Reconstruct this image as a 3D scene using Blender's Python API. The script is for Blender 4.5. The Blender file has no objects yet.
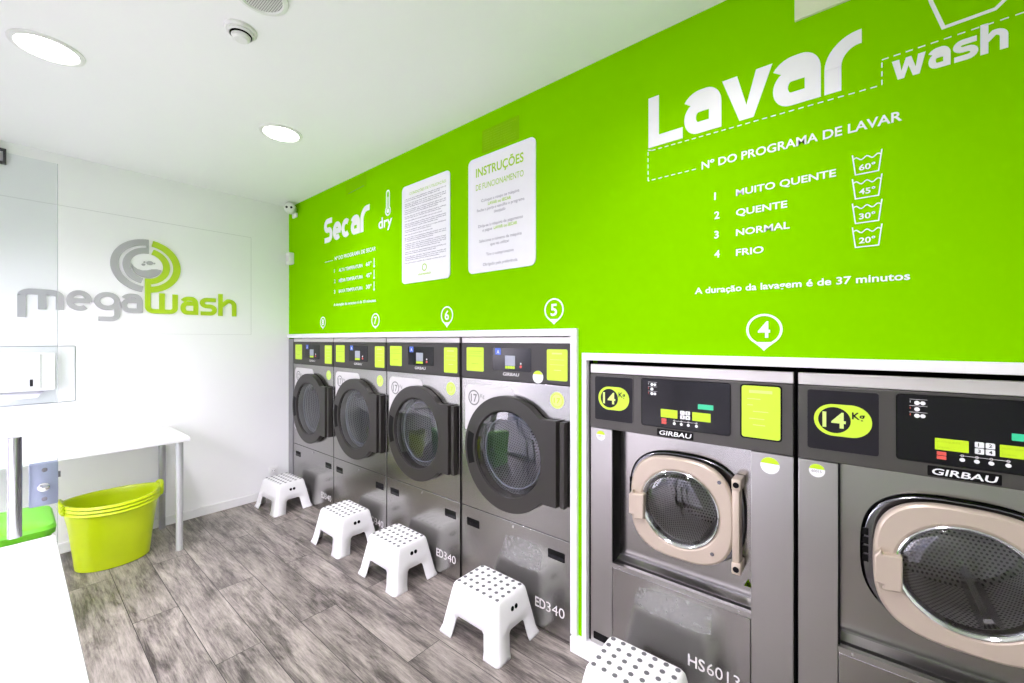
import bpy, bmesh, math, random
from mathutils import Vector, Matrix
random.seed(4)
S = bpy.context.scene
COL = S.collection
PI = math.pi

# ------------------------------------------------------------------ materials
MATS = {}
def mat(name, col, rough=.5, metal=0., coat=0., noise=None, bump=None, emit=None, spec=.5, aniso=None):
    if name in MATS: return MATS[name]
    m = bpy.data.materials.new(name); m.use_nodes = True
    nt = m.node_tree; b = nt.nodes['Principled BSDF']
    b.inputs['Base Color'].default_value = (*col, 1)
    b.inputs['Roughness'].default_value = rough
    b.inputs['Metallic'].default_value = metal
    b.inputs['Coat Weight'].default_value = coat
    b.inputs['Specular IOR Level'].default_value = spec
    if emit:
        b.inputs['Emission Color'].default_value = (*emit[0], 1); b.inputs['Emission Strength'].default_value = emit[1]
    tc = nt.nodes.new('ShaderNodeTexCoord')
    n = nt.nodes.new('ShaderNodeTexNoise'); mp = nt.nodes.new('ShaderNodeMapping')
    nt.links.new(tc.outputs['Object'], mp.inputs['Vector']); nt.links.new(mp.outputs['Vector'], n.inputs['Vector'])
    sc, amt = noise or (14, .03)
    if aniso: mp.inputs['Scale'].default_value = aniso
    n.inputs['Scale'].default_value = sc; n.inputs['Detail'].default_value = 4
    mx = nt.nodes.new('ShaderNodeMixRGB'); mx.blend_type = 'MULTIPLY'; mx.inputs['Fac'].default_value = 1
    rp = nt.nodes.new('ShaderNodeMapRange'); rp.inputs['To Min'].default_value = 1 - amt; rp.inputs['To Max'].default_value = 1 + amt
    nt.links.new(n.outputs['Fac'], rp.inputs['Value'])
    mx.inputs['Color1'].default_value = (*col, 1)
    nt.links.new(rp.outputs['Result'], mx.inputs['Color2']); nt.links.new(mx.outputs['Color'], b.inputs['Base Color'])
    if bump:
        n2 = nt.nodes.new('ShaderNodeTexNoise'); n2.inputs['Scale'].default_value = bump[0]
        nt.links.new(mp.outputs['Vector'], n2.inputs['Vector'])
        bp = nt.nodes.new('ShaderNodeBump'); bp.inputs['Strength'].default_value = bump[1]; bp.inputs['Distance'].default_value = .002
        nt.links.new(n2.outputs['Fac'], bp.inputs['Height']); nt.links.new(bp.outputs['Normal'], b.inputs['Normal'])
    MATS[name] = m
    return m

def glass(name, tint, gloss=.10, rough=.0):
    m = bpy.data.materials.new(name); m.use_nodes = True; nt = m.node_tree
    for n in list(nt.nodes): nt.nodes.remove(n)
    o = nt.nodes.new('ShaderNodeOutputMaterial'); t = nt.nodes.new('ShaderNodeBsdfTransparent'); g = nt.nodes.new('ShaderNodeBsdfGlossy')
    mx = nt.nodes.new('ShaderNodeMixShader'); fr = nt.nodes.new('ShaderNodeFresnel'); ad = nt.nodes.new('ShaderNodeMath'); ad.operation = 'ADD'; ad.use_clamp = True
    fr.inputs['IOR'].default_value = 1.45; ad.inputs[1].default_value = gloss
    t.inputs['Color'].default_value = (*tint, 1); g.inputs['Roughness'].default_value = rough
    ge = nt.nodes.new('ShaderNodeNewGeometry'); iv = nt.nodes.new('ShaderNodeMath'); iv.operation = 'SUBTRACT'; iv.inputs[0].default_value = 1
    ml = nt.nodes.new('ShaderNodeMath'); ml.operation = 'MULTIPLY'
    nt.links.new(ge.outputs['Backfacing'], iv.inputs[1]); nt.links.new(fr.outputs[0], ad.inputs[0])
    nt.links.new(ad.outputs[0], ml.inputs[0]); nt.links.new(iv.outputs[0], ml.inputs[1]); nt.links.new(ml.outputs[0], mx.inputs[0])
    nt.links.new(t.outputs[0], mx.inputs[1]); nt.links.new(g.outputs[0], mx.inputs[2]); nt.links.new(mx.outputs[0], o.inputs[0])
    MATS[name] = m
    return m

M_WALL = mat('white_paint', (.90,.90,.91), .45, noise=(3,.015), bump=(160,.05))
M_CEIL = mat('ceiling_paint', (.91,.91,.915), .7, noise=(2,.015))
M_LIME = mat('lime_wall_paint', (.225,.595,.0), .7, noise=(2,.02), spec=.0)
M_TRIMW = mat('white_lacquer', (.86,.86,.87), .3)
M_TABLE = mat('white_laminate', (.86,.86,.88), .22)
M_PLAST = mat('white_plastic', (.86,.86,.86), .35)
M_DOT = mat('grey_rubber_dot', (.13,.13,.14), .6)
M_HOLE = mat('dark_hole', (.004,.004,.005), .8, spec=.1)
M_STEEL = mat('brushed_steel', (.40,.392,.382), .20, 1., noise=(60,.04), aniso=(.4,.4,14), bump=(80,.03))
M_STEELC = mat('satin_steel_column', (.46,.45,.44), .30, 1., noise=(60,.03), aniso=(.4,.4,14))
M_STRIP = mat('pale_steel_strip', (.66,.63,.62), .4, .6)
M_FASC = mat('charcoal_fascia', (.040,.037,.035), .38, .0, spec=.35)
M_FASW = mat('graphite_fascia', (.080,.076,.070), .34, .4, spec=.35)
M_PANEL = mat('black_gloss_panel', (.004,.004,.006), .14, 0, spec=.28)
M_PANELG = mat('dark_label_panel', (.014,.013,.017), .38, spec=.2)
M_DDOOR = mat('charcoal_door', (.034,.031,.028), .36, .0, spec=.35)
M_BLACK = mat('black_rubber', (.003,.003,.003), .6, spec=.15)
M_LABEL = mat('lime_label', (.58,.84,.035), .4)
M_LABELP = mat('pale_lime_label', (.66,.86,.22), .4)
M_YEL = mat('yellow_label', (.56,.80,.01), .4)
M_WHITE = mat('white_vinyl', (.86,.87,.88), .4)
M_WHITEM = mat('pale_label', (.72,.70,.70), .4)
M_PRINT = mat('grey_print', (.27,.26,.32), .5)
M_PRINTL = mat('lime_print', (.40,.66,.02), .5)
M_GREYT = mat('mid_grey_print', (.22,.215,.215), .5)
M_PAPER = mat('sign_white', (.90,.90,.94), .3)
M_BEIGE = mat('champagne_door', (.56,.47,.385), .36, .35)
M_CHROME = mat('chrome', (.78,.78,.80), .10, 1.)
M_DCHROME = mat('dark_chrome', (.22,.22,.24), .16, 1.)
M_DRUM0 = mat('drum_steel', (.55,.55,.56), .25, 1.)
M_BLUE = mat('blue_sticker', (.06,.14,.62), .4)
M_RED = mat('red_button', (.75,.10,.08), .4)
M_TEAL = mat('teal_display', (.03,.42,.22), .3, emit=((.03,.5,.25), .5))
M_LCD = mat('grey_lcd', (.35,.38,.45), .3)
M_TUB = mat('lime_plastic', (.60,.74,.004), .33, coat=.15)
M_BIN = mat('green_bin_plastic', (.13,.50,.01), .35)
M_LOGOG = mat('logo_grey', (.42,.42,.43), .4)
M_LOGOL = mat('logo_lime', (.42,.62,.01), .4)
M_LEGG = mat('grey_and_shaded_leg', (.42,.42,.43), .3, .7)
M_LEGW = mat('silver_leg', (.62,.63,.64), .35, .5)
M_GLASSD = glass('dark_door_glass', (.60,.62,.65), .05)
M_GLASSW = glass('washer_door_glass', (.80,.81,.83), .05)
M_GLASS = glass('clear_glass', (.93,.945,.95), .0)
M_ACRYL = glass('clear_acrylic', (.96,.97,.97), .01)
M_PAVE = mat('pavement', (.20,.20,.20), .8, noise=(25,.25))
M_FAR = mat('far_facade', (.40,.41,.45), .8, noise=(3,.2))
M_DARKW = mat('far_window_glass', (.05,.07,.10), .1)
M_FRAME = mat('aluminium_frame', (.5,.5,.52), .35, .8)
M_CREAM = mat('cream_panel', (.70,.76,.52), .45)
M_GHOST = mat('olive_film', (.225,.50,.004), .6, spec=0.)
M_GHOSTL = mat('olive_print', (.30,.56,.02), .6, spec=0.)
M_DEVICE = mat('offwhite_device', (.78,.79,.76), .45)
M_LAMP = mat('lamp_diffuser', (1,1,1), .4, emit=((1,.98,.96), 14))
M_GRILLE = mat('grey_grille', (.30,.30,.30), .6)

# floor: grey oak planks running along X
def floor_material():
    m = bpy.data.materials.new('grey_oak_planks'); m.use_nodes = True; nt = m.node_tree; L = nt.links
    b = nt.nodes['Principled BSDF']; N = nt.nodes.new
    tc = N('ShaderNodeTexCoord')
    mp = N('ShaderNodeMapping'); mp.inputs['Location'].default_value = (-1.40 + 1.374*3 , .0, 0)
    L.new(tc.outputs['Object'], mp.inputs['Vector'])
    br = N('ShaderNodeTexBrick'); br.offset = .5; br.offset_frequency = 2; br.squash = 1
    br.inputs['Scale'].default_value = 1; br.inputs['Brick Width'].default_value = 1.374; br.inputs['Row Height'].default_value = .1967
    br.inputs['Mortar Size'].default_value = .0020; br.inputs['Mortar Smooth'].default_value = .3; br.inputs['Bias'].default_value = 0
    br.inputs['Color1'].default_value = (0,0,0,1); br.inputs['Color2'].default_value = (1,1,1,1); br.inputs['Mortar'].default_value = (.5,.5,.5,1)
    L.new(mp.outputs['Vector'], br.inputs['Vector'])
    # per-plank offset of the grain
    add = N('ShaderNodeVectorMath'); add.operation = 'MULTIPLY_ADD'
    L.new(br.outputs['Color'], add.inputs[0]); add.inputs[1].default_value = (7.3, 3.1, 5.7); L.new(tc.outputs['Object'], add.inputs[2])
    def noise(scale, stretch, detail=6, rough=.6, dist=0.):
        q = N('ShaderNodeMapping'); q.inputs['Scale'].default_value = stretch; L.new(add.outputs[0], q.inputs['Vector'])
        n = N('ShaderNodeTexNoise'); n.inputs['Scale'].default_value = scale; n.inputs['Detail'].default_value = detail
        n.inputs['Roughness'].default_value = rough; n.inputs['Distortion'].default_value = dist
        L.new(q.outputs[0], n.inputs['Vector']); return n.outputs['Fac']
    grain = noise(5, (.8, 9, 1), 10, .78, .5)
    fine = noise(16, (.55, 8, 1), 7, .78)
    cloud = noise(2.2, (1.0, 4.2, 1), 6, .66, .5)
    def math_(op, a, bb, c=None):
        k = N('ShaderNodeMath'); k.operation = op
        for i, v in enumerate((a, bb, c)):
            if v is None: continue
            if isinstance(v, (int, float)): k.inputs[i].default_value = v
            else: L.new(v, k.inputs[i])
        return k.outputs[0]
    s = math_('MULTIPLY_ADD', grain, .40, math_('MULTIPLY_ADD', fine, .36, math_('MULTIPLY', cloud, .52)))
    rp = N('ShaderNodeValToRGB'); e = rp.color_ramp.elements
    e[0].position = .52; e[0].color = (.045,.037,.033,1); e[1].position = .80; e[1].color = (.45,.40,.36,1)
    k = e.new(.59); k.color = (.125,.108,.099,1); k = e.new(.665); k.color = (.255,.225,.203,1)
    L.new(s, rp.inputs[0])
    tone = N('ShaderNodeMixRGB'); tone.blend_type = 'MULTIPLY'; tone.inputs[0].default_value = 1
    bwv = N('ShaderNodeMapRange'); L.new(br.outputs['Color'], bwv.inputs['Value']); bwv.inputs['To Min'].default_value = .86; bwv.inputs['To Max'].default_value = 1.12
    L.new(rp.outputs[0], tone.inputs[1]); L.new(bwv.outputs[0], tone.inputs[2])
    seam = N('ShaderNodeMixRGB'); L.new(br.outputs['Fac'], seam.inputs[0]); L.new(tone.outputs[0], seam.inputs[1]); seam.inputs[2].default_value = (.03,.026,.026,1)
    L.new(seam.outputs[0], b.inputs['Base Color'])
    b.inputs['Roughness'].default_value = .42
    bp = N('ShaderNodeBump'); bp.inputs['Strength'].default_value = .15; bp.inputs['Distance'].default_value = .002
    L.new(s, bp.inputs['Height']); L.new(bp.outputs[0], b.inputs['Normal'])
    return m
M_FLOOR = floor_material()
def pale_patch_material():  # pale grey with mottled transparency, for the patches on the lower panels
    m = bpy.data.materials.new('pale_mottle'); m.use_nodes = True; nt = m.node_tree; L = nt.links; b = nt.nodes['Principled BSDF']
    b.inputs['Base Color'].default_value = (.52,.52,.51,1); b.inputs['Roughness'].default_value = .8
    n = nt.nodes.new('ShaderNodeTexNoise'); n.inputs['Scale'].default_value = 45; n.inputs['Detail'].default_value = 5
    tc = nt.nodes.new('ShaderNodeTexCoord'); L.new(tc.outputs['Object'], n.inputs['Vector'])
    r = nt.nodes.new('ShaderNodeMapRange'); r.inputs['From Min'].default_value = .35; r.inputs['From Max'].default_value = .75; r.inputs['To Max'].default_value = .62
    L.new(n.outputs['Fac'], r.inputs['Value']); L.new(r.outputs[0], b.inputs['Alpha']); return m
M_PALEPATCH = pale_patch_material()

# drum steel with round perforations, laid out round the drum's own axis (back = its end disc)
def drum_material(name, pitch, base, cx, cz, r, back, hole=.28, metal=.55, axis='Y'):
    m = bpy.data.materials.new(name); m.use_nodes = True; nt = m.node_tree; L = nt.links; N = nt.nodes.new
    b = nt.nodes['Principled BSDF']; tc = N('ShaderNodeTexCoord'); sp = N('ShaderNodeSeparateXYZ'); L.new(tc.outputs['Object'], sp.inputs[0])
    def M(op, a, c=None):
        k = N('ShaderNodeMath'); k.operation = op
        for i, v in enumerate((a, c)):
            if v is None: continue
            if isinstance(v, (int, float)): k.inputs[i].default_value = v
            else: L.new(v, k.inputs[i])
        return k.outputs[0]
    ax = {'X':0,'Y':1,'Z':2}
    x = M('SUBTRACT', sp.outputs[0], cx); z = M('SUBTRACT', sp.outputs[2 if axis == 'Y' else 1], cz); y = sp.outputs[1]
    if back: u, v = x, z
    else: u, v = M('MULTIPLY', M('ARCTAN2', z, x), r), y
    row = M('FLOOR', M('DIVIDE', v, pitch)); sh = M('MULTIPLY', M('MODULO', row, 2.), .5)
    fu = M('SUBTRACT', M('FRACT', M('ADD', M('DIVIDE', u, pitch), sh)), .5); fv = M('SUBTRACT', M('FRACT', M('DIVIDE', v, pitch)), .5)
    d = M('SQRT', M('ADD', M('MULTIPLY', fu, fu), M('MULTIPLY', fv, fv)))
    mr = N('ShaderNodeMapRange'); mr.inputs['From Min'].default_value = hole-.05; mr.inputs['From Max'].default_value = hole+.05; L.new(d, mr.inputs['Value'])
    mx = N('ShaderNodeMixRGB'); mx.inputs[1].default_value = (.012,.012,.012,1); mx.inputs[2].default_value = (*base,1); L.new(mr.outputs[0], mx.inputs[0])
    L.new(mx.outputs[0], b.inputs['Base Color']); b.inputs['Metallic'].default_value = metal; b.inputs['Roughness'].default_value = .32
    return m
M_DRUM = drum_material('perforated_drum', .018, (.72,.72,.75), .40, .905, .315, False)
M_DRUMB = drum_material('perforated_drum_back', .020, (.80,.80,.83), .40, .905, .315, True, metal=.25)
M_DRUMW = drum_material('washer_drum', .013, (.80,.76,.70), .418, .824, .235, False)
M_DRUMWB = drum_material('washer_drum_back', .014, (.80,.76,.70), .418, .824, .235, True)

# ------------------------------------------------------------------ geometry
def ident(u, v, w): return (u, v, w)
def onG(u, v, d=0.): return (u, -d, v)          # on the lime wall: u along X, v up, d towards the room
def onB(u, v, d=0.): return (d, u, v)           # on the white wall: u along Y

class MB:
    def __init__(s): s.bm = bmesh.new(); s.mats = []
    def mi(s, m):
        if m is None: return 0
        if m not in s.mats: s.mats.append(m)
        return s.mats.index(m)
    def faces(s, pts, fs, m=None, smooth=False):
        vs = [s.bm.verts.new(p) for p in pts]; k = s.mi(m)
        for f in fs:
            try:
                q = s.bm.faces.new([vs[i] for i in f]); q.material_index = k; q.smooth = smooth
            except ValueError: pass
        return vs
    def box(s, a, b, m=None, bev=0., seg=2):
        t = bmesh.new(); bmesh.ops.create_cube(t, size=1)
        c = [(a[i]+b[i])/2 for i in range(3)]; d = [abs(b[i]-a[i]) for i in range(3)]
        for v in t.verts: v.co = Vector([c[i]+v.co[i]*d[i] for i in range(3)])
        if bev > 0: bmesh.ops.bevel(t, geom=t.edges[:], offset=bev, segments=seg, affect='EDGES', profile=.5)
        s.join(t, m)
        return s
    def join(s, t, m=None, smooth=None):
        k = s.mi(m); mp = {v: s.bm.verts.new(v.co) for v in t.verts}
        for f in t.faces:
            try:
                q = s.bm.faces.new([mp[v] for v in f.verts]); q.material_index = k
                q.smooth = f.smooth if smooth is None else smooth
            except ValueError: pass
        t.free()
    def cyl(s, p0, p1, r, m=None, n=24, r1=None, caps=True):
        p0, p1 = Vector(p0), Vector(p1); d = (p1-p0).normalized(); r1 = r if r1 is None else r1
        q = d.to_track_quat('Z', 'Y'); A = []; 
        for p, rr in ((p0, r), (p1, r1)):
            for i in range(n): A.append(p + q @ Vector((rr*math.cos(2*PI*i/n), rr*math.sin(2*PI*i/n), 0)))
        vs = s.faces(A, [(i, (i+1) % n, n+(i+1) % n, n+i) for i in range(n)], m, True)
        if caps:
            s.bm.faces.new(vs[:n][::-1]).material_index = s.mi(m); s.bm.faces.new(vs[n:]).material_index = s.mi(m)
        return s
    def lathe(s, prof, origin, axis='Z', m=None, n=48, close=False):
        """prof: list of (radius, height along axis)"""
        o = Vector(origin); pts = []
        for (r, h) in prof:
            for i in range(n):
                a = 2*PI*i/n; c, q = r*math.cos(a), r*math.sin(a)
                pts.append(o + (Vector((c, q, h)) if axis == 'Z' else Vector((c, -h, q)) if axis == '-Y' else Vector((h, c, q))))
        fs = []
        for j in range(len(prof)-1):
            for i in range(n): fs.append((j*n+i, j*n+(i+1) % n, (j+1)*n+(i+1) % n, (j+1)*n+i))
        vs = s.faces(pts, fs, m, True)
        if close:
            for j in (0, len(prof)-1):
                try: s.bm.faces.new(vs[j*n:(j+1)*n]).material_index = s.mi(m)
                except ValueError: pass
        return s
    def poly(s, pts2, d0, d1, tf, m=None):
        """extruded polygon (in-plane pts) from depth d0 to d1; flat when d0 == d1"""
        n = len(pts2)
        a = [s.bm.verts.new(tf(u, v, d1)) for u, v in pts2]; k = s.mi(m)
        f = s.bm.faces.new(a); f.material_index = k
        if d0 != d1:
            b = [s.bm.verts.new(tf(u, v, d0)) for u, v in pts2]
            for i in range(n):
                q = s.bm.faces.new((a[i], b[i], b[(i+1) % n], a[(i+1) % n])); q.material_index = k
            s.bm.faces.new(b[::-1]).material_index = k
        return s
    def ribbon(s, pts, w, tf, d0=0., d1=0., closed=False, m=None, cap=False):
        """mitred stroke of width w along in-plane pts"""
        P = [Vector(p) for p in pts]
        if cap and not closed:
            P[0] = P[0] + (P[0]-P[1]).normalized()*w/2; P[-1] = P[-1] + (P[-1]-P[-2]).normalized()*w/2
        n = len(P); Lf, Rt = [], []
        for i in range(n):
            a = P[i]-P[i-1] if (i > 0 or closed) else P[1]-P[0]
            b = P[(i+1) % n]-P[i] if (i < n-1 or closed) else P[-1]-P[-2]
            if a.length < 1e-9: a = b
            if b.length < 1e-9: b = a
            na = Vector((-a.y, a.x)).normalized(); nb = Vector((-b.y, b.x)).normalized()
            q = (na+nb); 
            q = q.normalized() if q.length > 1e-6 else na
            k = min(1/max(q.dot(na), .2), 1.9)
            Lf.append(P[i]+q*w/2*k); Rt.append(P[i]-q*w/2*k)
        k = s.mi(m)
        def V(p, d): return s.bm.verts.new(tf(p.x, p.y, d))
        lt = [V(p, d1) for p in Lf]; rt = [V(p, d1) for p in Rt]
        rng = range(n if closed else n-1)
        def F(*v):
            try: s.bm.faces.new(v).material_index = k
            except ValueError: pass
        for i in rng:
            j = (i+1) % n; F(lt[i], lt[j], rt[j], rt[i])
        if d0 != d1:
            lb = [V(p, d0) for p in Lf]; rb = [V(p, d0) for p in Rt]
            for i in rng:
                j = (i+1) % n; F(lt[i], lb[i], lb[j], lt[j]); F(rt[i], rt[j], rb[j], rb[i])
            if not closed: F(lt[0], rt[0], rb[0], lb[0]); F(lt[-1], lb[-1], rb[-1], rt[-1])
        return s
    def ring(s, rin, rout, cu, cv, d0, d1, tf, m=None, n=96, back=True, extra=()):
        """plate with a hole: rin/rout are radius functions of angle"""
        th = sorted(set([round(2*PI*i/n, 6) for i in range(n)] + [round(t % (2*PI), 6) for t in extra])); n = len(th); k = s.mi(m)
        def loop(f, d): return [s.bm.verts.new(tf(cu+f(t)*math.cos(t), cv+f(t)*math.sin(t), d)) for t in th]
        oa, ia, ob, ib = loop(rout, d1), loop(rin, d1), loop(rout, d0), loop(rin, d0)
        for i in range(n):
            j = (i+1) % n
            L = [(oa[i], oa[j], ia[j], ia[i], False), (oa[i], ob[i], ob[j], oa[j], True), (ia[i], ia[j], ib[j], ib[i], True)]
            if back: L.append((ob[i], ib[i], ib[j], ob[j], False))
            for a, b, c, d, sm in L:
                f = s.bm.faces.new((a, b, c, d)); f.material_index = k; f.smooth = sm
        return s
    def build(s, name, m=None, parent=None, kind=None, bevel=0., loc=None):
        me = bpy.data.meshes.new(name)
        bmesh.ops.recalc_face_normals(s.bm, faces=s.bm.faces[:])
        s.bm.to_mesh(me); s.bm.free(); me.set_sharp_from_angle(angle=math.radians(33))
        for q in (s.mats or [m]): me.materials.append(q)
        o = bpy.data.objects.new(name, me); COL.objects.link(o)
        if parent is not None: o.parent = parent
        if kind: o['kind'] = kind
        if bevel:
            b = o.modifiers.new('bevel', 'BEVEL'); b.width = bevel; b.segments = 2; b.limit_method = 'ANGLE'; b.angle_limit = math.radians(40)
        return o

def rect_fn(x0, x1, z0, z1):            # radius to a rectangle given relative to the centre
    def f(t):
        c, q = math.cos(t), math.sin(t); r = 1e9
        if c > 1e-9: r = min(r, x1/c)
        if c < -1e-9: r = min(r, x0/c)
        if q > 1e-9: r = min(r, z1/q)
        if q < -1e-9: r = min(r, z0/q)
        return r
    f.corners = [math.atan2(z, x) for x in (x0, x1) for z in (z0, z1)]
    return f
def super_fn(a, b, e): return lambda t: 1/((abs(math.cos(t))/a)**e + (abs(math.sin(t))/b)**e)**(1/e)
def circ_fn(r): return lambda t: r
def rrect(x0, x1, z0, z1, r, n=6):
    P = []
    for cx, cz, a0 in ((x1-r, z1-r, 0), (x0+r, z1-r, PI/2), (x0+r, z0+r, PI), (x1-r, z0+r, 1.5*PI)):
        for i in range(n+1): a = a0+PI/2*i/n; P.append((cx+r*math.cos(a), cz+r*math.sin(a)))
    return P
def arc(cx, cz, rx, rz, a0, a1, n=14):
    return [(cx+rx*math.cos(math.radians(a0+(a1-a0)*i/n)), cz+rz*math.sin(math.radians(a0+(a1-a0)*i/n))) for i in range(n+1)]
def circle(cx, cz, r, n=28, rz=None): return [(cx+r*math.cos(2*PI*i/n), cz+(rz or r)*math.sin(2*PI*i/n)) for i in range(n)]

def tag(o, label, cat, group=None):
    o['label'] = label; o['category'] = cat
    if group: o['group'] = group
    return o
def thing(name, label, cat, loc=(0,0,0), rz=0, group=None):
    o = bpy.data.objects.new(name, None); COL.objects.link(o); o.location = loc; o.rotation_euler = (0,0,rz); o.empty_display_size = .1
    return tag(o, label, cat, group)
def lab(o, s): o['label'] = s; return o
def dup(root, loc, label, rz=None):
    def cp(o, parent):
        c = o.copy(); COL.objects.link(c)
        if parent is not None: c.parent = parent
        for ch in [q for q in ALL if q.parent == o]: cp(ch, c)
        return c
    ALL = list(S.objects)
    r = cp(root, None); r.location = loc; r['label'] = label
    if rz is not None: r.rotation_euler = (0,0,rz)
    return r

# text as flat mesh, fitted to a box on a plane
_tx = {}
def glyphs(txt, bold):
    key = (txt, bold)
    if key not in _tx:
        c = bpy.data.curves.new('t', 'FONT'); c.body = txt; c.size = 1; c.offset = .019 if bold else .0; c.resolution_u = 3
        o = bpy.data.objects.new('t', c); me = o.to_mesh()
        V = [(v.co.x, v.co.y) for v in me.vertices]; F = [tuple(p.vertices) for p in me.polygons]
        o.to_mesh_clear(); bpy.data.objects.remove(o); bpy.data.curves.remove(c); _tx[key] = (V, F)
    return _tx[key]
def cap_h():
    V, F = glyphs('H', False); return max(v[1] for v in V)
def put_text(mb, txt, u0, v0, h, tf, d=0., u1=None, bold=False, m=None, align='L', u_scale=1., slant=0.):
    V, F = glyphs(txt, bold)
    if not V: return
    k = h/cap_h(); x0 = min(v[0] for v in V); x1 = max(v[0] for v in V)
    ku = (u1-u0)/(x1-x0) if u1 is not None else k*u_scale
    off = 0 if align == 'L' else -(x1-x0)*ku/2 if align == 'C' else -(x1-x0)*ku
    mb.faces([tf(u0+off+(x-x0)*ku+slant*y*k, v0+y*k, d) for x, y in V], F, m)

# rounded display lettering built from strokes; box (0..W, 0..1)
def glyph_strokes(ch, W, t, H=1.35):
    h = t/2; A = arc
    if ch == 'L': return [[(h, H), (h, h), (W, h)]]
    if ch == 'a':
        return [A(W*.42, 1-h-.32, W*.40-h*.2, .32, 140, 90, 5)+A(W-h-W*.28, 1-h-.30, W*.28, .30, 88, 0, 8)+[(W-h, 0)],
                [(W-h, .60)]+A(h+W*.26, .60-.30+h*.0, W*.26, .30, 90, 270, 14)[0:]+[(W-h-.02, h*.0+.0+h)]] if False else [
                A(W*.45, 1-h-.30, W*.36, .30, 150, 90, 5)+A(W-h-W*.26, 1-h-.28, W*.26, .28, 88, 0, 8)+[(W-h, 0)],
                [(W-h, .62)]+A(h+W*.22, (.62+h)/2, W*.22, (.62-h)/2, 90, 270, 14)+[(W-h, h)]]
    if ch == 'v': return [[(h*.9, 1), (W/2, h*1.1), (W-h*.9, 1)]]
    if ch == 'r': return [[(h, 0), (h, .45)]+A(h+W*.62, .45, W*.62, 1-h-.45, 180, 90, 9)+[(W, 1-h)]]
    if ch == 'w': return [[(h*.9, 1), (W*.28, h), (W*.5, .92), (W*.72, h), (W-h*.9, 1)]]
    if ch == 's' or ch == 'S':
        top = 1 if ch == 's' else H; mid = top*.52
        return [[(W*.94, top-h)]+A(h+W*.26, (top-h+mid)/2, W*.26, (top-h-mid)/2, 90, 270, 9)+A(W-h-W*.26, (mid+h)/2, W*.26, (mid-h)/2, 90, -90, 9)+[(W*.05, h)]]
    if ch == 'h': return [[(h, 0), (h, H)], [(h, .55)]+A(W-h-W*.3, .62, W*.3, 1-h-.62, 100, 0, 9)+[(W-h, 0)]]
    if ch == 'e': return [A(W/2, .5, W/2-h, .5-h, -8, 310, 26), [(h*1.2, .5), (W-h*.6, .5)]]
    if ch == 'c': return [A(W/2, .5, W/2-h, .5-h, 50, 310, 26)]
    if ch == 'm': return [[(h, -.42), (h, 1-h-.2)]+A(h+.2*W, 1-h-.2, .2*W, .2, 180, 90, 6)+A(W-h-.2*W, 1-h-.2, .2*W, .2, 90, 0, 6)+[(W-h, 0)], [(W*.52, 1-h), (W*.52, 0)]]
    if ch == 'g': return [A(W/2, .54, W/2-h, .46-h, 0, 360, 28), [(W-h, .54), (W-h, -.12)]+A(W-h-W*.25, -.15, W*.25, .22, 0, -90, 7)+[(W*.16, -.37)]]
    if ch == 'u': return [[(h, 1.7), (h, .25)]+A(h+W*.15, .25, W*.15, .25-h, 180, 270, 6)+A(W-h-W*.15, .25, W*.15, .25-h, 270, 360, 6)+[(W-h, 1)], [(W*.5, h), (W*.5, 1)]]
    return []
def stroke_word(mb, spec, v0, xh, t, tf, d0, d1, H=1.35, m=None, wf=.9):
    """spec: (char, u0, u1[, thickness]); xh = x-height; t = stroke thickness in metres"""
    for i, (ch, u0, u1) in enumerate(spec):
        W = (u1-u0)/xh
        if ch in 'vw':
            a = t/(u1-u0); k = .95 if ch == 'v' else .9
            P = ([(0,1),(a*1.15,1),(.5,.30),(1-a*1.15,1),(1,1),(.5+a*.52,0),(.5-a*.52,0)] if ch == 'v' else
                 [(0,1),(a*1.1,1),(.29,.40),(.5-a*.40,1),(.5+a*.40,1),(.71,.40),(1-a*1.1,1),(1,1),(.74+a*.42,0),(.74-a*.55,0),(.5,.58),(.26+a*.55,0),(.26-a*.42,0)])
            mb.poly([(u0+x*(u1-u0), v0+y*xh) for x, y in P], d0, d1, tf, m)
        for q, st in enumerate(glyph_strokes(ch, W, t/xh, H) if ch not in 'vw' else []):
            mb.ribbon([(u0+x*xh, v0+y*xh) for x, y in st], t, tf, d0, d1+q*.0004, m=m)

# ------------------------------------------------------------------ the room
RX, RY, CH = 6.0, -2.62, 2.88
D1, D2 = .026, 3.345      # opening of the dryers
W1, W2 = 3.402, 5.115     # opening of the washers
ZD, ZW = 1.575, 1.458

MB().box((-.1,RY-.1,-.06),(RX+.1,.95,0)).build('floor', M_FLOOR, kind='structure')
MB().box((-.1,RY-.1,CH),(RX+.1,.95,CH+.08)).build('ceiling', M_CEIL, kind='structure')
b = MB()
b.box((0,0,ZD),(D2,.12,CH)); b.box((D2,0,.0745),(W1,.12,CH)); b.box((W1,0,ZW),(W2,.12,CH)); b.box((W2+.025,0,0),(RX,.12,ZW)); b.box((W2,0,ZW),(RX,.12,CH)); b.box((0,0,0),(D1,.12,ZD))
b.build('wall_right', M_LIME, kind='structure')
# shell behind the machines
MB().box((-.1,.93,0),(RX+.1,.95,CH)).build('wall_utility', M_WALL, kind='structure')

b = MB(); b.box((3.4145,.012,.0745),(3.4245,.03,1.44)); b.build('gap_shade_strip', M_BLACK, kind='structure')  # black strip painted in for the shade in the gap beside the washer
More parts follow.
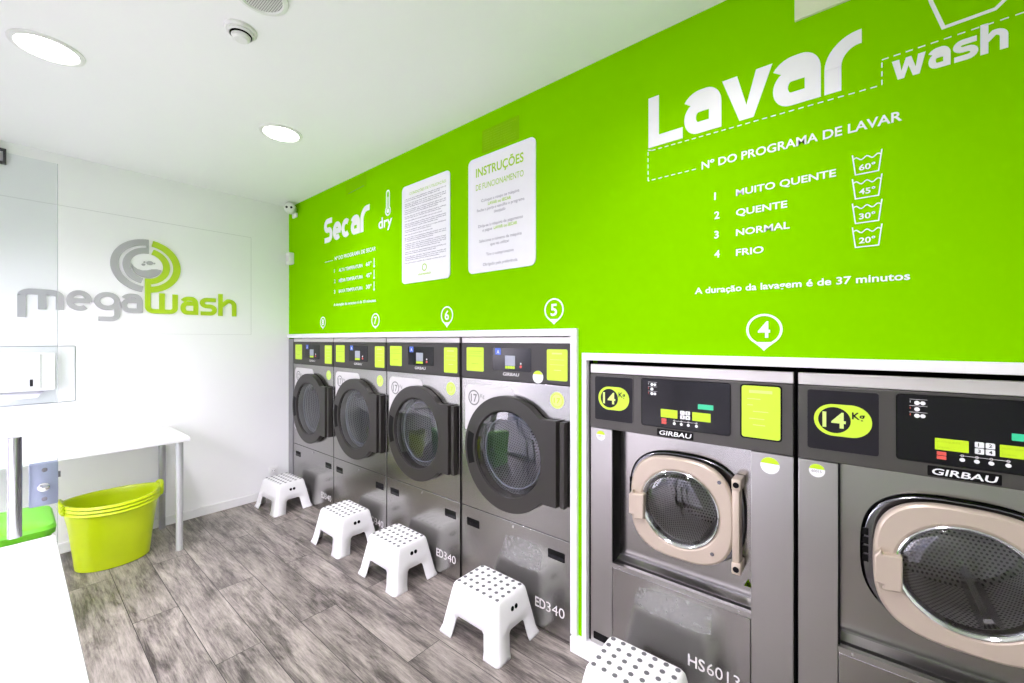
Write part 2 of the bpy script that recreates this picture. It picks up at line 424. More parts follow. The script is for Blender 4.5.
# white logo wall: drywall with shallow joints
b = MB()
yj, zj1, zj2, g = -.342, 1.59, 2.512, .0016
b.box((-.1,RY,0),(0,.93,CH))
b.build('wall_left', M_WALL, kind='structure')
b = MB()
b.box((0,RY,zj2-g),(.0016,yj,zj2+g), bev=0); b.box((0,RY,zj1-g*.7),(.0012,yj,zj1+g*.7)); b.box((0,yj-g,zj1),(.0016,yj+g,zj2))
b.build('trim_1', mat('joint_filler', (.66,.66,.67), .6), kind='structure')
b = MB(); b.box((0,RY,0),(.014,-.03,.07)); b.box((0,RY,.07),(.012,-.03,.0735))
b.build('baseboard_left', M_TRIMW, kind='structure', bevel=.002)
# far end wall behind the camera
b = MB(); b.box((RX,RY,0),(RX+.1,.93,CH)); b.build('wall_back', M_WALL, kind='structure')
# shop front: unseen header, sill, mullions and panes
b = MB(); b.box((0,RY-.1,2.12),(RX,RY,CH)); b.box((0,RY-.1,0),(.12,RY,2.5)); b.box((3.96,RY-.1,0),(RX,RY,2.5))  # unseen deep header and closed end, shaped to darken lime wall top and right
b.build('unseen_wall_front', M_WALL, kind='structure')
b = MB()
for x in (.12,1.9,2.95,3.90): b.box((x,RY-.07,0),(x+.06,RY-.02,2.12))
b.box((.12,RY-.07,2.06),(3.96,RY-.02,2.12)); b.box((.12,RY-.07,0),(1.96,RY-.02,.08)); b.box((2.95,RY-.07,0),(3.96,RY-.02,.08))
b.build('window_1', M_FRAME, kind='structure')
b = MB(); b.box((.15,RY-.05,.08),(1.9,RY-.04,2.06)); b.box((2.98,RY-.05,.08),(3.93,RY-.04,2.06))
b.build('window_2', M_GLASS, kind='structure')

# outside: pavement and the block across the street
MB().box((-14,-22,-.10),(20,RY-.1,-.06)).build('street_paving', M_PAVE, kind='structure')
t = thing('building', 'pale building block across the street, seen only as a reflection', 'building', (3,-15,-.06))
b = MB(); b.box((-12,-3,0),(12,0,7)); b.build('wall', M_FAR, t)
for i in range(8):
    for k in range(2): b = MB(); b.box((-10.6+i*2.8,-.02,.8+k*3),(-9.2+i*2.8,.03,2.5+k*3)); b.build('window', M_DARKW, t)

# ------------------------------------------------------------------ white trim frames, plinth
t = thing('dryer_surround', 'white trim frame around the row of four dryers', 'frame', (D1,0,0))
def rel(x): return x-D1
b = MB(); b.box((-.02,-.018,1.56),(rel(3.36),.0,1.598)); b.build('top_rail', M_TRIMW, t, bevel=.002)
b = MB(); b.box((rel(3.323),-.018,.0745),(rel(3.36),.02,1.56)); b.build('side_rail', M_TRIMW, t, bevel=.002)
b = MB(); b.box((-.022,-.004,.0),(rel(.105),.05,1.55)); b.build('filler_panel', mat('grey_filler', (.30,.30,.31), .35, .6), t)
t = thing('washer_surround', 'white trim frame around the two washing machines', 'frame', (W1,0,0))
b = MB(); b.box((-.013,-.018,1.442),(W2-W1+.02,.0,1.477)); b.build('top_rail', M_TRIMW, t, bevel=.002)
b = MB(); b.box((-.013,-.018,.075),(.012,.02,1.442)); b.build('side_rail', M_TRIMW, t, bevel=.002)
b = MB(); b.box((W2-W1-.005,-.018,.075),(W2-W1+.02,.02,1.442)); b.build('side_rail', M_TRIMW, t, bevel=.002)
b = MB(); b.box((3.332,-.034,0),(5.135,.9,.0735)); b.box((3.345,-.036,.035),(3.349,-.034,.039), M_TRIMW)
tag(b.build('plinth', M_TRIMW, bevel=.003), 'low white plinth under the washing machines', 'plinth')

# ------------------------------------------------------------------ tumble dryers
def label_card(mb, x0, x1, z0, z1, d, m, rows, mt, seedv=1, head=None, r=.008):
    """rounded label with rows of small print"""
    mb.poly(rrect(x0,x1,z0,z1,r), d-.0012, d, onG, m)
    for (zz, a, c, hh) in rows:
        mb.poly([(x0+(x1-x0)*a, z0+(z1-z0)*zz),(x0+(x1-x0)*c, z0+(z1-z0)*zz),(x0+(x1-x0)*c, z0+(z1-z0)*zz+hh),(x0+(x1-x0)*a, z0+(z1-z0)*zz+hh)], d, d+.0004, onG, mt)

def make_dryer(label):
    t = thing('tumble_dryer', label, 'dryer', (0,0,0), 0, 'tumble dryers in a row under the lime wall')
    w = .80; cx, cz = .40, .905
    b = MB()                                    # carcass: sides, back, floor
    b.box((.004,.012,.02),(.012,.86,1.556)); b.box((w-.012,.012,.02),(w-.004,.86,1.556)); b.box((.004,.85,.02),(w-.004,.86,1.556))
    b.box((.004,.03,.0),(w-.004,.85,.02)); b.box((.012,.03,1.30),(w-.012,.85,1.31))
    b.build('carcass', M_FASC, t)
    f = rect_fn(.006-cx, w-.006-cx, .519-cz, 1.306-cz)
    b = MB(); b.ring(circ_fn(.262), f, cx, cz, -.02, 0, onG, n=96, extra=f.corners)
    b.build('front_panel', M_STEEL, t, bevel=.0015)
    b = MB(); b.box((.006,0,.012),(w-.006,.02,.515)); o = b.build('lower_panel', M_STEEL, t, bevel=.0015)
    for x0 in (.05,.655):
        b = MB(); b.poly(rrect(x0,x0+.104,.402,.449,.004), -.001, .0012, onG, M_BLACK); b.poly(rrect(x0+.006,x0+.098,.407,.425,.003), .0012, .002, onG, M_PANEL)
        b.build('vent_slot', M_BLACK, o)
    b = MB(); b.cyl((cx+.02,0,.492),(cx+.02,-.004,.492),.007,None,16); b.build('lock', M_CHROME, o)
    b = MB(); put_text(b,'ED',.572,.115,.050,onG,.0012,u1=.640,bold=True); put_text(b,'340',.644,.115,.050,onG,.0012,u1=.758)
    b.build('model_lettering', M_WHITEM, o)
    b = MB(); b.box((.006,-.002,1.522),(w-.006,.02,1.556)); b.build('top_strip', M_STRIP, t, bevel=.002)
    b = MB(); b.box((.006,-.004,1.309),(w-.006,.02,1.52)); fa = b.build('control_fascia', M_FASC, t, bevel=.002)
    e = .005
    b = MB(); b.poly(rrect(.27,.548,1.366,1.494,.008), .003, e+.001, onG); pn = b.build('display_panel', M_PANEL, fa)
    b = MB(); b.poly(rrect(.365,.438,1.395,1.452,.002), e, e+.003, onG, M_LCD)
    for i in range(4): b.poly(rrect(.366+i*.018,.381+i*.018,1.378,1.393,.001), e, e+.003, onG, M_YEL)
    b.build('keypad', M_LCD, pn)
    b = MB(); b.poly(rrect(.288,.332,1.455,1.494,.003), e, e+.002, onG, M_BLUE); put_text(b,'A',.301,1.462,.02,onG,e+.0025,bold=True,m=M_WHITE)
    b.build('blue_sticker', M_BLUE, pn)
    b = MB(); b.poly(circle(.478,1.392,.008), e, e+.003, onG, M_RED); b.poly(circle(.478,1.409,.005), e, e+.003, onG, M_WHITE); b.build('button', M_RED, pn)
    b = MB(); put_text(b,'GIRBAU',.345,1.338,.017,onG,e,u1=.463,bold=True,slant=.15); b.build('maker_lettering', M_WHITEM, fa)
    b = MB(); label_card(b,.052,.196,1.352,1.496,e+.001,M_LABEL,[(.82,.12,.88,.004),(.74,.12,.8,.003),(.62,.1,.9,.004),(.3,.3,.7,.004)],M_LOGOL)
    b.build('left_label', M_LABEL, fa)
    b = MB(); label_card(b,.652,.778,1.330,1.492,e+.001,M_LABEL,[(.84,.25,.75,.008),(.66,.15,.85,.002),(.5,.15,.85,.002),(.32,.35,.7,.004)],M_LABELP)
    b.build('right_label', M_LABEL, fa)
    # capacity tab left of the door, round stickers
    b = MB(); b.poly([(.035,.99)]+[(.035,1.22)]+arc(.075,1.225,.04,.045,180,90,6)+arc(.385,1.225,.04,.045,90,0,6)+[(.425,1.15),(.20,1.12),(.09,.99)], 0, .001, onG, M_WHITEM)
    b.ribbon(circle(.110,1.190,.043,32), .008, onG, .001, .0016, True, M_GREYT); put_text(b,'17',.084,1.165,.046,onG,.0016,u1=.137,bold=True,m=M_GREYT); put_text(b,'Kg',.165,1.195,.022,onG,.0016,m=M_GREYT)
    b.build('capacity_label', M_WHITEM, t)
    b = MB(); b.poly(circle(.712,1.228,.043,32), 0, .001, onG, M_LABELP); b.ribbon(circle(.712,1.228,.034,32), .004, onG, .001, .0014, True, M_YEL); put_text(b,'17',.692,1.214,.026,onG,.0015,u1=.733,bold=True,m=M_YEL)
    b.build('round_sticker', M_LABELP, t)
    # drum
    b = MB(); b.lathe([(.262,-.02),(.262,-.09),(.315,-.10),(.315,-.60)], (cx,0,cz), '-Y', M_DRUM, n=64); b.lathe([(.315,-.60),(.30,-.62),(.0,-.62)], (cx,0,cz), '-Y', M_DRUMB, n=64)
    o = b.build('drum', M_DRUM, t)
    for k in range(3):
        b = MB(); a = 2*PI*k/3+.5; c, s_ = math.cos(a), math.sin(a); r0, r1, hw = .31, .235, .03
        P = [(c*r0-s_*hw, s_*r0+c*hw),(c*r0+s_*hw, s_*r0-c*hw),(c*r1+s_*hw*.3, s_*r1-c*hw*.3),(c*r1-s_*hw*.3, s_*r1+c*hw*.3)]
        b.poly([(cx+x, cz+z) for x, z in P], -.60, -.11, onG)
        b.build('drum_lifter', M_DRUM0, o)
    # door: dark disc joined to a square hinge block
    hb = rect_fn(-.01, .335, -.217, .222)
    def outer(th): 
        r = .322; c = math.cos(th)
        return max(r, hb(th)) if c > .2 else r
    ex = [math.atan2(.222,.335), math.atan2(-.217,.335)]
    door = thing_part = None
    b = MB(); b.ring(circ_fn(.240), outer, cx, cz, .004, .046, onG, n=128, extra=ex)
    door = b.build('door', M_DDOOR, t, bevel=.006)
    b = MB(); b.lathe([(.243,.036),(.238,.034),(.234,.018),(.232,-.012),(.243,-.02),(.243,.03)], (cx,0,cz), '-Y', n=64); b.build('door_gasket', M_FASC, door)
    b = MB(); b.lathe([(.207,-.016),(.2055,-.010),(.2025,-.010),(.201,-.016)], (cx,0,cz), '-Y', n=64); b.build('glass_rim', M_LCD, door)
    b = MB(); b.lathe([(.237,.028),(.232,.036),(.19,.042),(.12,.045),(.0,.046)], (cx,0,cz), '-Y', n=64); b.build('door_glass', M_GLASSD, door)
    b = MB(); b.box((cx+.350,-.036,cz-.215),(cx+.378,-.002,cz+.22))
    b.build('hinge', M_DDOOR, door, bevel=.003)
    b = MB(); b.poly([(cx+.304*math.cos(a), cz+.304*math.sin(a)) for a in [math.radians(162+38*i/10) for i in range(11)]]+[(cx+.255*math.cos(a), cz+.255*math.sin(a)) for a in [math.radians(200-38*i/10) for i in range(11)]], .040, .0468, onG)
    b.build('door_handle', M_BLACK, door)
    return t
dlabels = ['fourth dryer from the white wall, numbered 5, closest to the washing machines', 'third dryer from the white wall, under the number 6 marker',
           'second dryer from the white wall, under the number 7 marker', 'dryer in the corner beside the white wall, under the number 8 marker']
dr5 = make_dryer(dlabels[0]); dr5.location = (2.522,0,0)
dryers = [dr5]
for k, x in enumerate((1.712,.912,.112)):
    dryers.append(dup(dr5, (x,0,0), dlabels[k+1]))
b = MB(); b.poly(circle(.594,1.342,.034,32), .004, .0062, onG, M_WHITE); b.poly(arc(.594,1.342,.034,.034,25,155,12), .0062, .0068, onG, M_YEL)
b.build('round_fascia_sticker', M_WHITE, dr5)
b = MB(); b.poly(circle(.058,.70,.036,32), 0, .001, onG, M_WHITE); b.ribbon(circle(.058,.70,.025,24), .004, onG, .001, .0014, True, M_GREYT)
b.build('round_white_sticker', M_WHITE, dryers[3])

# ------------------------------------------------------------------ washing machines
def icon_blob(mb, x, z, s, d, m):
    mb.poly(circle(x,z,s,14), d-.001, d, onG, m)
def make_washer(label):
    t = thing('washing_machine', label, 'washing machine', (0,0,0), 0, 'washing machines under the lime wall')
    w = .828; cx, cz = .418, .824; zb = .0735; rec = -.075
    b = MB()
    b.box((0,.014,zb),(.01,.84,1.424)); b.box((w-.01,.014,zb),(w,.84,1.424)); b.box((0,.83,zb),(w,.84,1.424)); b.box((.01,.03,zb),(w-.01,.83,zb+.02)); b.box((.01,.085,1.12),(w-.01,.83,1.13))
    b.build('carcass', M_BLACK, t)
    b = MB(); b.box((.004,-.002,1.382),(w-.004,.03,1.424)); b.build('top_strip', M_STRIP, t, bevel=.002)
    b = MB(); b.box((.004,-.006,1.120),(w-.004,.03,1.380)); fa = b.build('control_fascia', M_FASW, t, bevel=.003)
    b = MB(); b.box((.004,0,zb+.004),(.116,.10,1.118)); b.build('side_column', M_STEELC, t, bevel=.002)
    b = MB(); b.box((.689,0,zb+.004),(w-.004,.10,1.118)); b.build('side_column', M_STEELC, t, bevel=.002)
    f = rect_fn(.116-cx, .689-cx, .511-cz, 1.118-cz)
    b = MB(); b.ring(super_fn(.19,.18,2.4), f, cx, cz, rec-.012, rec, onG, n=96, extra=f.corners); b.build('recessed_panel', M_STEEL, t)
    b = MB(); b.box((.1155,.004,.50),(.1215,.074,1.118)); b.build('reveal_shade_strip', M_BLACK, t)  # black strip paints the shadow along the left reveal
    b = MB(); b.box((.116,-.002,.477),(.689,.020,.497)); b.faces([(.116,.040,.499),(.689,.040,.499),(.689,.075,.511),(.116,.075,.511)], [(0,1,2,3)]); b.box((.116,.038,.40),(.689,.041,.499))
    b.build('recess_sill', M_STEELC, t)
    b = MB(); b.box((.118,.0,zb+.004),(.687,.03,.475)); lo = b.build('lower_panel', M_STEEL, t, bevel=.0015)
    b = MB(); put_text(b,'HS',.458,.188,.046,onG,.0012,u1=.525,bold=True); put_text(b,'6013',.532,.188,.046,onG,.0012,u1=.652); b.build('model_lettering', M_WHITEM, lo)
    b = MB(); b.poly(rrect(.02,.105,.10,.135,.004), -.001, .002, onG); b.build('foot_vent', M_BLACK, t)
    for x in (.155,.650): b = MB(); b.cyl((x,0,.487),(x,-.0045,.487),.0045,None,12); b.build('screw', M_CHROME, t)
    e = .0075
    # 14 kg badge
    b = MB(); b.poly(rrect(.030,.222,1.160,1.368,.010), .005, e, onG, M_PANELG); b.ribbon(rrect(.030,.222,1.160,1.368,.010), .003, onG, .005, e+.001, True, M_FASW); pn = b.build('badge_panel', M_PANELG, fa)
    b = MB()
    b.poly(rrect(.050,.204,1.213,1.321,.0535,12), e, e+.001, onG, M_LABEL)
    b.poly(circle(.106,1.267,.044,32), e+.001, e+.0016, onG, M_PANELG)
    put_text(b,'14',.074,1.242,.050,onG,e+.002,u1=.137,bold=True,m=M_LABELP); put_text(b,'Kg',.153,1.276,.022,onG,e+.002,u1=.186,bold=True,m=M_PANELG)
    b.build('capacity_badge', M_LABEL, pn)
    # control panel
    b = MB(); b.poly(rrect(.262,.620,1.164,1.370,.010), .005, e, onG, M_PANEL); b.ribbon(rrect(.262,.620,1.164,1.370,.010), .0025, onG, .005, e+.001, True, M_BLACK); pn = b.build('control_panel', M_PANEL, fa)
    b = MB()
    for i in range(3):
        z = 1.345-i*.020
        icon_blob(b,.309,z,.0065,e+.001,M_WHITE)
        if i != 1: icon_blob(b,.322,z,.006,e+.001,M_WHITE)
        b.poly([(.292,z+.010),(.332,z+.010),(.332,z+.011),(.292,z+.011)], e, e+.001, onG, M_WHITEM)
        b.poly([(.293,z),(.2945,z),(.2945,z+.006),(.293,z+.006)], e, e+.001, onG, M_RED if i else M_WHITE)
    for x in (.405,.434,.462,.494):
        icon_blob(b,x,1.186,.0058,e+.001,M_WHITE); b.ribbon(circle(x,1.198,.003,10),.0012,onG,e,e+.001,True,M_WHITEM)
    b.poly([(.400,1.1975),(.498,1.1975),(.498,1.1985),(.400,1.1985)], e, e+.001, onG, M_WHITEM)
    b.build('program_icons', M_WHITE, pn)
    for x0, x1 in ((.348,.418),(.478,.548)):
        b = MB()
        b.poly(rrect(x0,x1,1.208,1.243,.002), e, e+.0012, onG, M_YEL)
        for k in range(2): put_text(b,'MUITO QUENTE' if k else 'NORMAL', x0+.005, 1.214+k*.017, .0045, onG, e+.0016, m=M_LOGOL)
        b.build('program_label', M_YEL, pn)
    for k, ch in enumerate('1234'):
        x0, z0 = .430+(k % 2)*.021, 1.2275-(k//2)*.0185
        b = MB(); b.poly(rrect(x0,x0+.018,z0,z0+.016,.0025), e, e+.003, onG, M_WHITE); put_text(b,ch,x0+.006,z0+.004,.009,onG,e+.0034,bold=True,m=M_PANEL)
        b.build('key', M_WHITE, pn)
    b = MB(); b.poly(rrect(.352,.372,1.180,1.190,.001), e, e+.003, onG); b.poly(rrect(.352,.372,1.192,1.203,.001), e, e+.003, onG); b.build('stop_button', M_RED, pn)
    b = MB(); b.poly(rrect(.500,.558,1.258,1.278,.002), e, e+.002, onG); b.build('display', M_TEAL, pn)
    b = MB(); b.poly(rrect(.332,.482,1.126,1.157,.003), .005, e+.001, onG, M_BLACK); put_text(b,'GIRBAU',.340,1.132,.018,onG,e+.0015,u1=.472,bold=True,m=M_WHITE,slant=.2); b.build('maker_plate', M_BLACK, fa)
    b = MB(); b.ribbon(rrect(.656,.788,1.168,1.370,.010), .005, onG, .005, e, True, M_BLACK); label_card(b,.659,.785,1.171,1.367,e+.001,M_LABEL,[(.86,.2,.8,.011),(.74,.15,.5,.003),(.62,.15,.3,.003),(.5,.3,.7,.003),(.36,.2,.6,.003),(.24,.3,.62,.003)],M_LABELP,r=.010)
    b.build('price_label', M_LABEL, fa)
    # stickers on the columns
    for x, z, r, nm in ((.058,1.083,.023,'round_sticker'),(.751,1.073,.031,'round_sticker')):
        b = MB(); b.poly(circle(x,z,r,28), 0, .001, onG, M_WHITE); b.poly(arc(x,z,r,r,15,165,12), .001, .0015, onG, M_YEL)
        if r < .03: put_text(b,'60015',x-.015,z-.006,.008,onG,.0016,m=M_GREYT)
        b.build(nm, M_WHITE, t)
    b = MB(); b.poly([(.652,.557),(.682,.557),(.667,.586)], .004, .0045, lambda u,v,d: (u,.072-d*0-(.0 if v<.56 else 0),v), M_YEL); put_text(b,'!',.6645,.562,.013,lambda u,v,d: (u,.0715-.001,v),0,bold=True,m=M_BLACK); b.build('warning_sticker', M_YEL, t)
    # bezel, door, glass, latch, hinge
    b = MB(); b.ring(super_fn(.18,.165,2.3), super_fn(.244,.222,2.8), cx-.0, cz+.002, rec-.002, rec+.018, onG, n=96); bz = b.build('door_bezel', M_DCHROME, t, bevel=.010)
    for dz in (-.045,-.015,.015,.045):
        b = MB(); b.box((cx-.238,.053,cz+dz+.009),(cx-.222,.059,cz+dz+.031)); b.build('lock_slot', M_BLACK, bz)
    b = MB(); b.ring(circ_fn(.158), super_fn(.212,.215,2.9), cx, cz, -.034, 0, onG, n=96); door = b.build('door', M_BEIGE, t, bevel=.010)
    b = MB(); b.lathe([(.160,-.012),(.160,.001),(.157,.003),(.151,-.001),(.146,-.010),(.142,-.03)], (cx,0,cz), '-Y', n=64); b.build('glass_ring', M_CHROME, door)
    b = MB(); b.lathe([(.147,-.006),(.136,.002),(.10,.008),(.05,.011),(.0,.012)], (cx,0,cz), '-Y', n=64); b.build('door_glass', M_GLASSW, door)
    b = MB(); b.lathe([(.142,-.030),(.118,-.10),(.060,-.13),(.0,-.135)], (cx,0,cz), '-Y', n=64); b.build('glass_bowl', M_GLASSW, door)
    b = MB(); b.poly([(cx-.210,cz-.064),(cx-.210,cz+.020),(cx-.192,cz+.046),(cx-.190,cz+.028),(cx-.142,cz+.036),(cx-.142,cz-.076),(cx-.19,cz-.084),(cx-.188,cz-.066)], -.01, .024, onG); b.build('door_latch', M_BEIGE, door, bevel=.005)
    b = MB(); b.box((cx+.206,-.002,cz-.165),(cx+.232,.055,cz+.14),None,.005); b.box((cx+.204,-.008,cz+.13),(cx+.238,.07,cz+.176),None,.006); b.box((cx+.204,-.008,cz-.196),(cx+.238,.07,cz-.150),None,.006)
    hg = b.build('hinge', M_BEIGE, door)
    for z in (cz+.153,cz-.174): b = MB(); b.cyl((cx+.221,-.007,z),(cx+.221,-.0105,z),.011,None,20); b.build('hinge_bolt', M_HOLE, hg)
    for x, z in ((cx+.160,cz+.148),(cx+.134,cz-.146)): b = MB(); b.cyl((x,.001,z),(x,-.002,z),.0075,None,18); b.build('door_screw', M_DCHROME, door)
    b = MB(); b.lathe([(.190,.0-.075),(.175,-.095),(.185,-.12),(.235,-.13),(.235,-.52)], (cx,0,cz), '-Y', M_DRUMW, n=64); b.lathe([(.235,-.52),(.22,-.54),(.0,-.55)], (cx,0,cz), '-Y', M_DRUMWB, n=64); dm = b.build('drum', M_DRUMW, t)
    for k in range(3):
        b = MB(); a = 2*PI*k/3+.9; c, s_ = math.cos(a), math.sin(a); r0, r1, hw = .232, .165, .03
        P = [(c*r0-s_*hw, s_*r0+c*hw),(c*r0+s_*hw, s_*r0-c*hw),(c*r1+s_*hw*.3, s_*r1-c*hw*.3),(c*r1-s_*hw*.3, s_*r1+c*hw*.3)]
        b.poly([(cx+x, cz+z) for x, z in P], -.53, -.14, onG)
        b.build('drum_lifter', M_DRUM0, dm)
    return t
w4 = make_washer('washing machine beside the dryers, left one, directly under the number 4 marker'); w4.location = (3.425,0,0)
b = MB(); b.poly([(.225,.375),(.245,.43),(.40,.452),(.55,.455),(.548,.352),(.50,.338),(.30,.335),(.23,.345)], 0, .0006, onG); PATCH4 = b
w3 = dup(w4, (4.259,0,0), 'washing machine cut off by the right edge of the photo')

PATCH4.build('pale_patch', M_PALEPATCH, w4)
b = MB(); b.poly([(.33,.335),(.36,.43),(.45,.445),(.58,.440),(.62,.40),(.60,.30),(.45,.285),(.36,.30)], 0, .0006, onG); b.build('pale_patch', M_PALEPATCH, dr5)

# ------------------------------------------------------------------ lettering on the lime wall
E0, E1 = .0004, .0016
b = MB()
stroke_word(b, [('L',3.716,3.862),('a',3.869,4.011),('v',4.014,4.184),('a',4.186,4.328)], 2.388, .176, .046, onG, 0, E1, H=1.24)
W = (4.436-4.338); b.ribbon([(4.361,2.388),(4.361,2.47)]+arc(4.361+.07,2.47,.07,.079,180,92,10)+[(4.437,2.549)], .046, onG, 0, E1+.0001)
tag(b.build('wall_lettering', M_WHITE), 'big white word Lavar high on the lime wall above the washing machines', 'lettering')
b = MB()
stroke_word(b, [('w',4.511,4.588),('a',4.594,4.641),('s',4.646,4.697),('h',4.701,4.754)], 2.368, .062, .0155, onG, 0, E1, H=1.40)
tag(b.build('wall_lettering', M_WHITE), 'white word wash, right of the big word Lavar', 'lettering')
b = MB()
stroke_word(b, [('S',.743,.892),('e',.901,1.045),('c',1.050,1.195),('a',1.203,1.340)], 2.405, .158, .046, onG, 0, E1, H=1.34)
b.ribbon([(1.370,2.405),(1.370,2.50)]+arc(1.370+.075,2.50,.075,.085,180,92,10)+[(1.482,2.585)], .046, onG, 0, E1+.0001)
tag(b.build('wall_lettering', M_WHITE), 'white word Secar high on the lime wall above the dryers near the corner', 'lettering')
b = MB(); put_text(b,'dry',1.605,2.390,.078,onG,E1,u1=1.785,bold=True)
tag(b.build('wall_lettering', M_WHITE), 'small white word dry under the thermometer symbol', 'lettering')
b = MB()
P = arc(1.730,2.505,.030,.032,128,412,18); P = P+[(1.7485,2.635)]+arc(1.730,2.635,.0185,.022,0,180,8)
b.ribbon(P, .010, onG, 0, E1, True); b.poly(circle(1.730,2.505,.017,16,), 0, E1, onG)
b.poly([(1.726,2.51),(1.734,2.51),(1.734,2.61),(1.726,2.61)], 0, E1+.0001, onG)
tag(b.build('thermometer_symbol', M_WHITE), 'white thermometer symbol above the small word dry', 'symbol')

def dashes(mb, pts, dash=.016, gap=.012, w=.003):
    for (a, c) in zip(pts[:-1], pts[1:]):
        a, c = Vector(a), Vector(c); L = (c-a).length; d = (c-a)/L; x = 0
        while x < L: 
            q = min(x+dash, L); mb.ribbon([a+d*x, a+d*q], w, onG, 0, E1); x += dash+gap
b = MB(); dashes(b, [(3.915,2.244),(3.714,2.244),(3.714,2.380),(3.731,2.374),(4.487,2.366),(4.487,2.447),(4.80,2.453)])
tag(b.build('dashed_line', M_WHITE), 'thin dashed white line stepping under the words Lavar and wash', 'line')
b = MB(); b.ribbon([(4.592,2.612),(4.600,2.575),(4.626,2.485),(4.730,2.489),(4.752,2.510),(4.775,2.590),(4.782,2.620)], .009, onG, 0, E1)
b.ribbon([(4.600,2.578)]+[(4.600+.175*i/24, 2.583+.010*math.sin(i/24*PI*5)) for i in range(25)], .007, onG, 0, E1+.0001)
tag(b.build('wash_symbol', M_WHITE), 'large white wash tub symbol above the word wash, cut by the photo edge', 'symbol')

b = MB(); put_text(b,'Nº DO PROGRAMA DE LAVAR',3.937,2.236,.030,onG,E1,u1=4.535,bold=True)
tag(b.build('wall_text_line', M_WHITE), 'white heading N DO PROGRAMA DE LAVAR under the dashed line', 'lettering')
rows = [('1','MUITO QUENTE',4.370,2.096,'60°'),('2','QUENTE',4.230,2.020,'45°'),('3','NORMAL',4.238,1.943,'30°'),('4','FRIO',4.156,1.867,'20°')]
for i, (n, wd, x1, z, tp) in enumerate(rows):
    b = MB(); z0 = 2.100-i*.0775
    put_text(b,n,3.985,z0+.002,.028,onG,E1,bold=True); put_text(b,wd,4.063,z0,.0245,onG,E1,u1=x1,bold=True)
    tag(b.build('wall_text_line', M_WHITE), 'white programme line %s %s on the lime wall' % (n, wd), 'lettering', 'wash programme list')
    b = MB(); zc = (2.091,2.011,1.929,1.849)[i]; x0, x1_ = 4.413, 4.487
    b.ribbon([(x0,zc+.068),(x0+.008,zc+.0),(x1_-.008,zc+.0),(x1_,zc+.068)], .0035, onG, 0, E1)
    b.ribbon([(x0+.002+(x1_-x0-.004)*k/16, zc+.052+.005*math.sin(k/16*PI*5)) for k in range(17)], .003, onG, 0, E1+.0001)
    put_text(b,tp,x0+.017,zc+.012,.018,onG,E1,u1=x1_-.016,bold=True)
    tag(b.build('wash_temperature_symbol', M_WHITE), 'small white wash tub symbol marked %s degrees, beside line %s' % (tp[:2], n), 'symbol', 'wash temperature symbols')
b = MB(); put_text(b,'A duração da lavagem é de 37 minutos',3.911,1.730,.024,onG,E1,u1=4.553,bold=True)
tag(b.build('wall_text_line', M_WHITE), 'white sentence A duracao da lavagem e de 37 minutos above marker 4', 'lettering')

b = MB(); put_text(b,'Nº DO PROGRAMA DE SECAR',.935,2.232,.030,onG,E1,u1=1.57,bold=True); b.ribbon([(.76,2.236),(.90,2.236)], .004, onG, 0, E1)
tag(b.build('wall_text_line', M_WHITE), 'white heading line under the word Secar', 'lettering')
for i, (n, wd, tp) in enumerate((('1','ALTA TEMPERATURA','60°'),('2','MÉDIA TEMPERATURA','45°'),('3','BAIXA TEMPERATURA','30°'))):
    z0 = 2.125-i*.090; b = MB()
    put_text(b,n,.925,z0,.03,onG,E1,bold=True); put_text(b,wd,1.005,z0,.026,onG,E1,u1=1.385,bold=True); put_text(b,tp,1.43,z0,.03,onG,E1,u1=1.51,bold=True)
    b.ribbon([(1.545,z0-.01),(1.545,z0+.05)], .007, onG, 0, E1); b.poly(circle(1.545,z0-.012,.010,12), 0, E1, onG)
    tag(b.build('wall_text_line', M_WHITE), 'white drying programme line %s under the word Secar' % n, 'lettering', 'drying programme list')
b = MB(); put_text(b,'A duração da secagem é de 10 minutos',.918,1.836,.022,onG,E1,u1=1.57,bold=True)
tag(b.build('wall_text_line', M_WHITE), 'thin white sentence below the drying programme list', 'lettering')

for n, x, z, r, zt in (('8',.719,1.700,.050,1.635),('7',1.563,1.692,.055,1.625),('6',2.387,1.700,.058,1.618),('5',3.215,1.697,.060,1.618),('4',4.157,1.579,.059,1.497)):
    b = MB()
    P = arc(x,z,r-.004,r-.004,-58,238,30)+[(x,zt+.010)]
    b.ribbon(P, .008, onG, 0, E1, True)
    a0 = math.radians(-58); b.poly([(x+(r-.004)*math.cos(a0),z+(r-.004)*math.sin(a0)),(x,zt+.002),(x-(r-.004)*math.cos(a0),z+(r-.004)*math.sin(a0)),(x,z-r*.80)], 0, E1+.0001, onG)
    hh = r*.98; put_text(b,n,x-.020,z-hh/2,hh,onG,E1,u1=x+.020,bold=True)
    tag(b.build('number_marker', M_WHITE), 'white pin-shaped marker with the number %s above its machine' % n, 'marker', 'machine number markers')

# instruction boards
def board(x0,x1,z0,z1,label):
    t = thing('notice_board', label, 'sign', ((x0+x1)/2,0,z0)); return t, (x0+x1)/2, z0
t, ox, oz = board(2.589,3.100,1.943,2.636,'white notice board headed INSTRUCOES, the one nearer the washing machines')
def off(u,v,d=0.): return onG(u-ox, v-oz, d)
b = MB(); b.poly(rrect(2.589,3.100,1.943,2.636,.035), 0, .006, off); b.build('panel', M_PAPER, t)
b = MB(); put_text(b,'INSTRUÇÕES',2.655,2.520,.050,off,.0068,u1=3.020,bold=True); put_text(b,'DE FUNCIONAMENTO',2.655,2.440,.034,off,.0068,u1=3.020)
put_text(b,'LAVAR ou SECAR',2.755,2.335,.017,off,.0068,u1=2.93,bold=True); put_text(b,'LAVAR ou SECAR',2.80,2.185,.017,off,.0068,u1=2.975,bold=True)
b.build('heading', M_PRINTL, t)
b = MB()
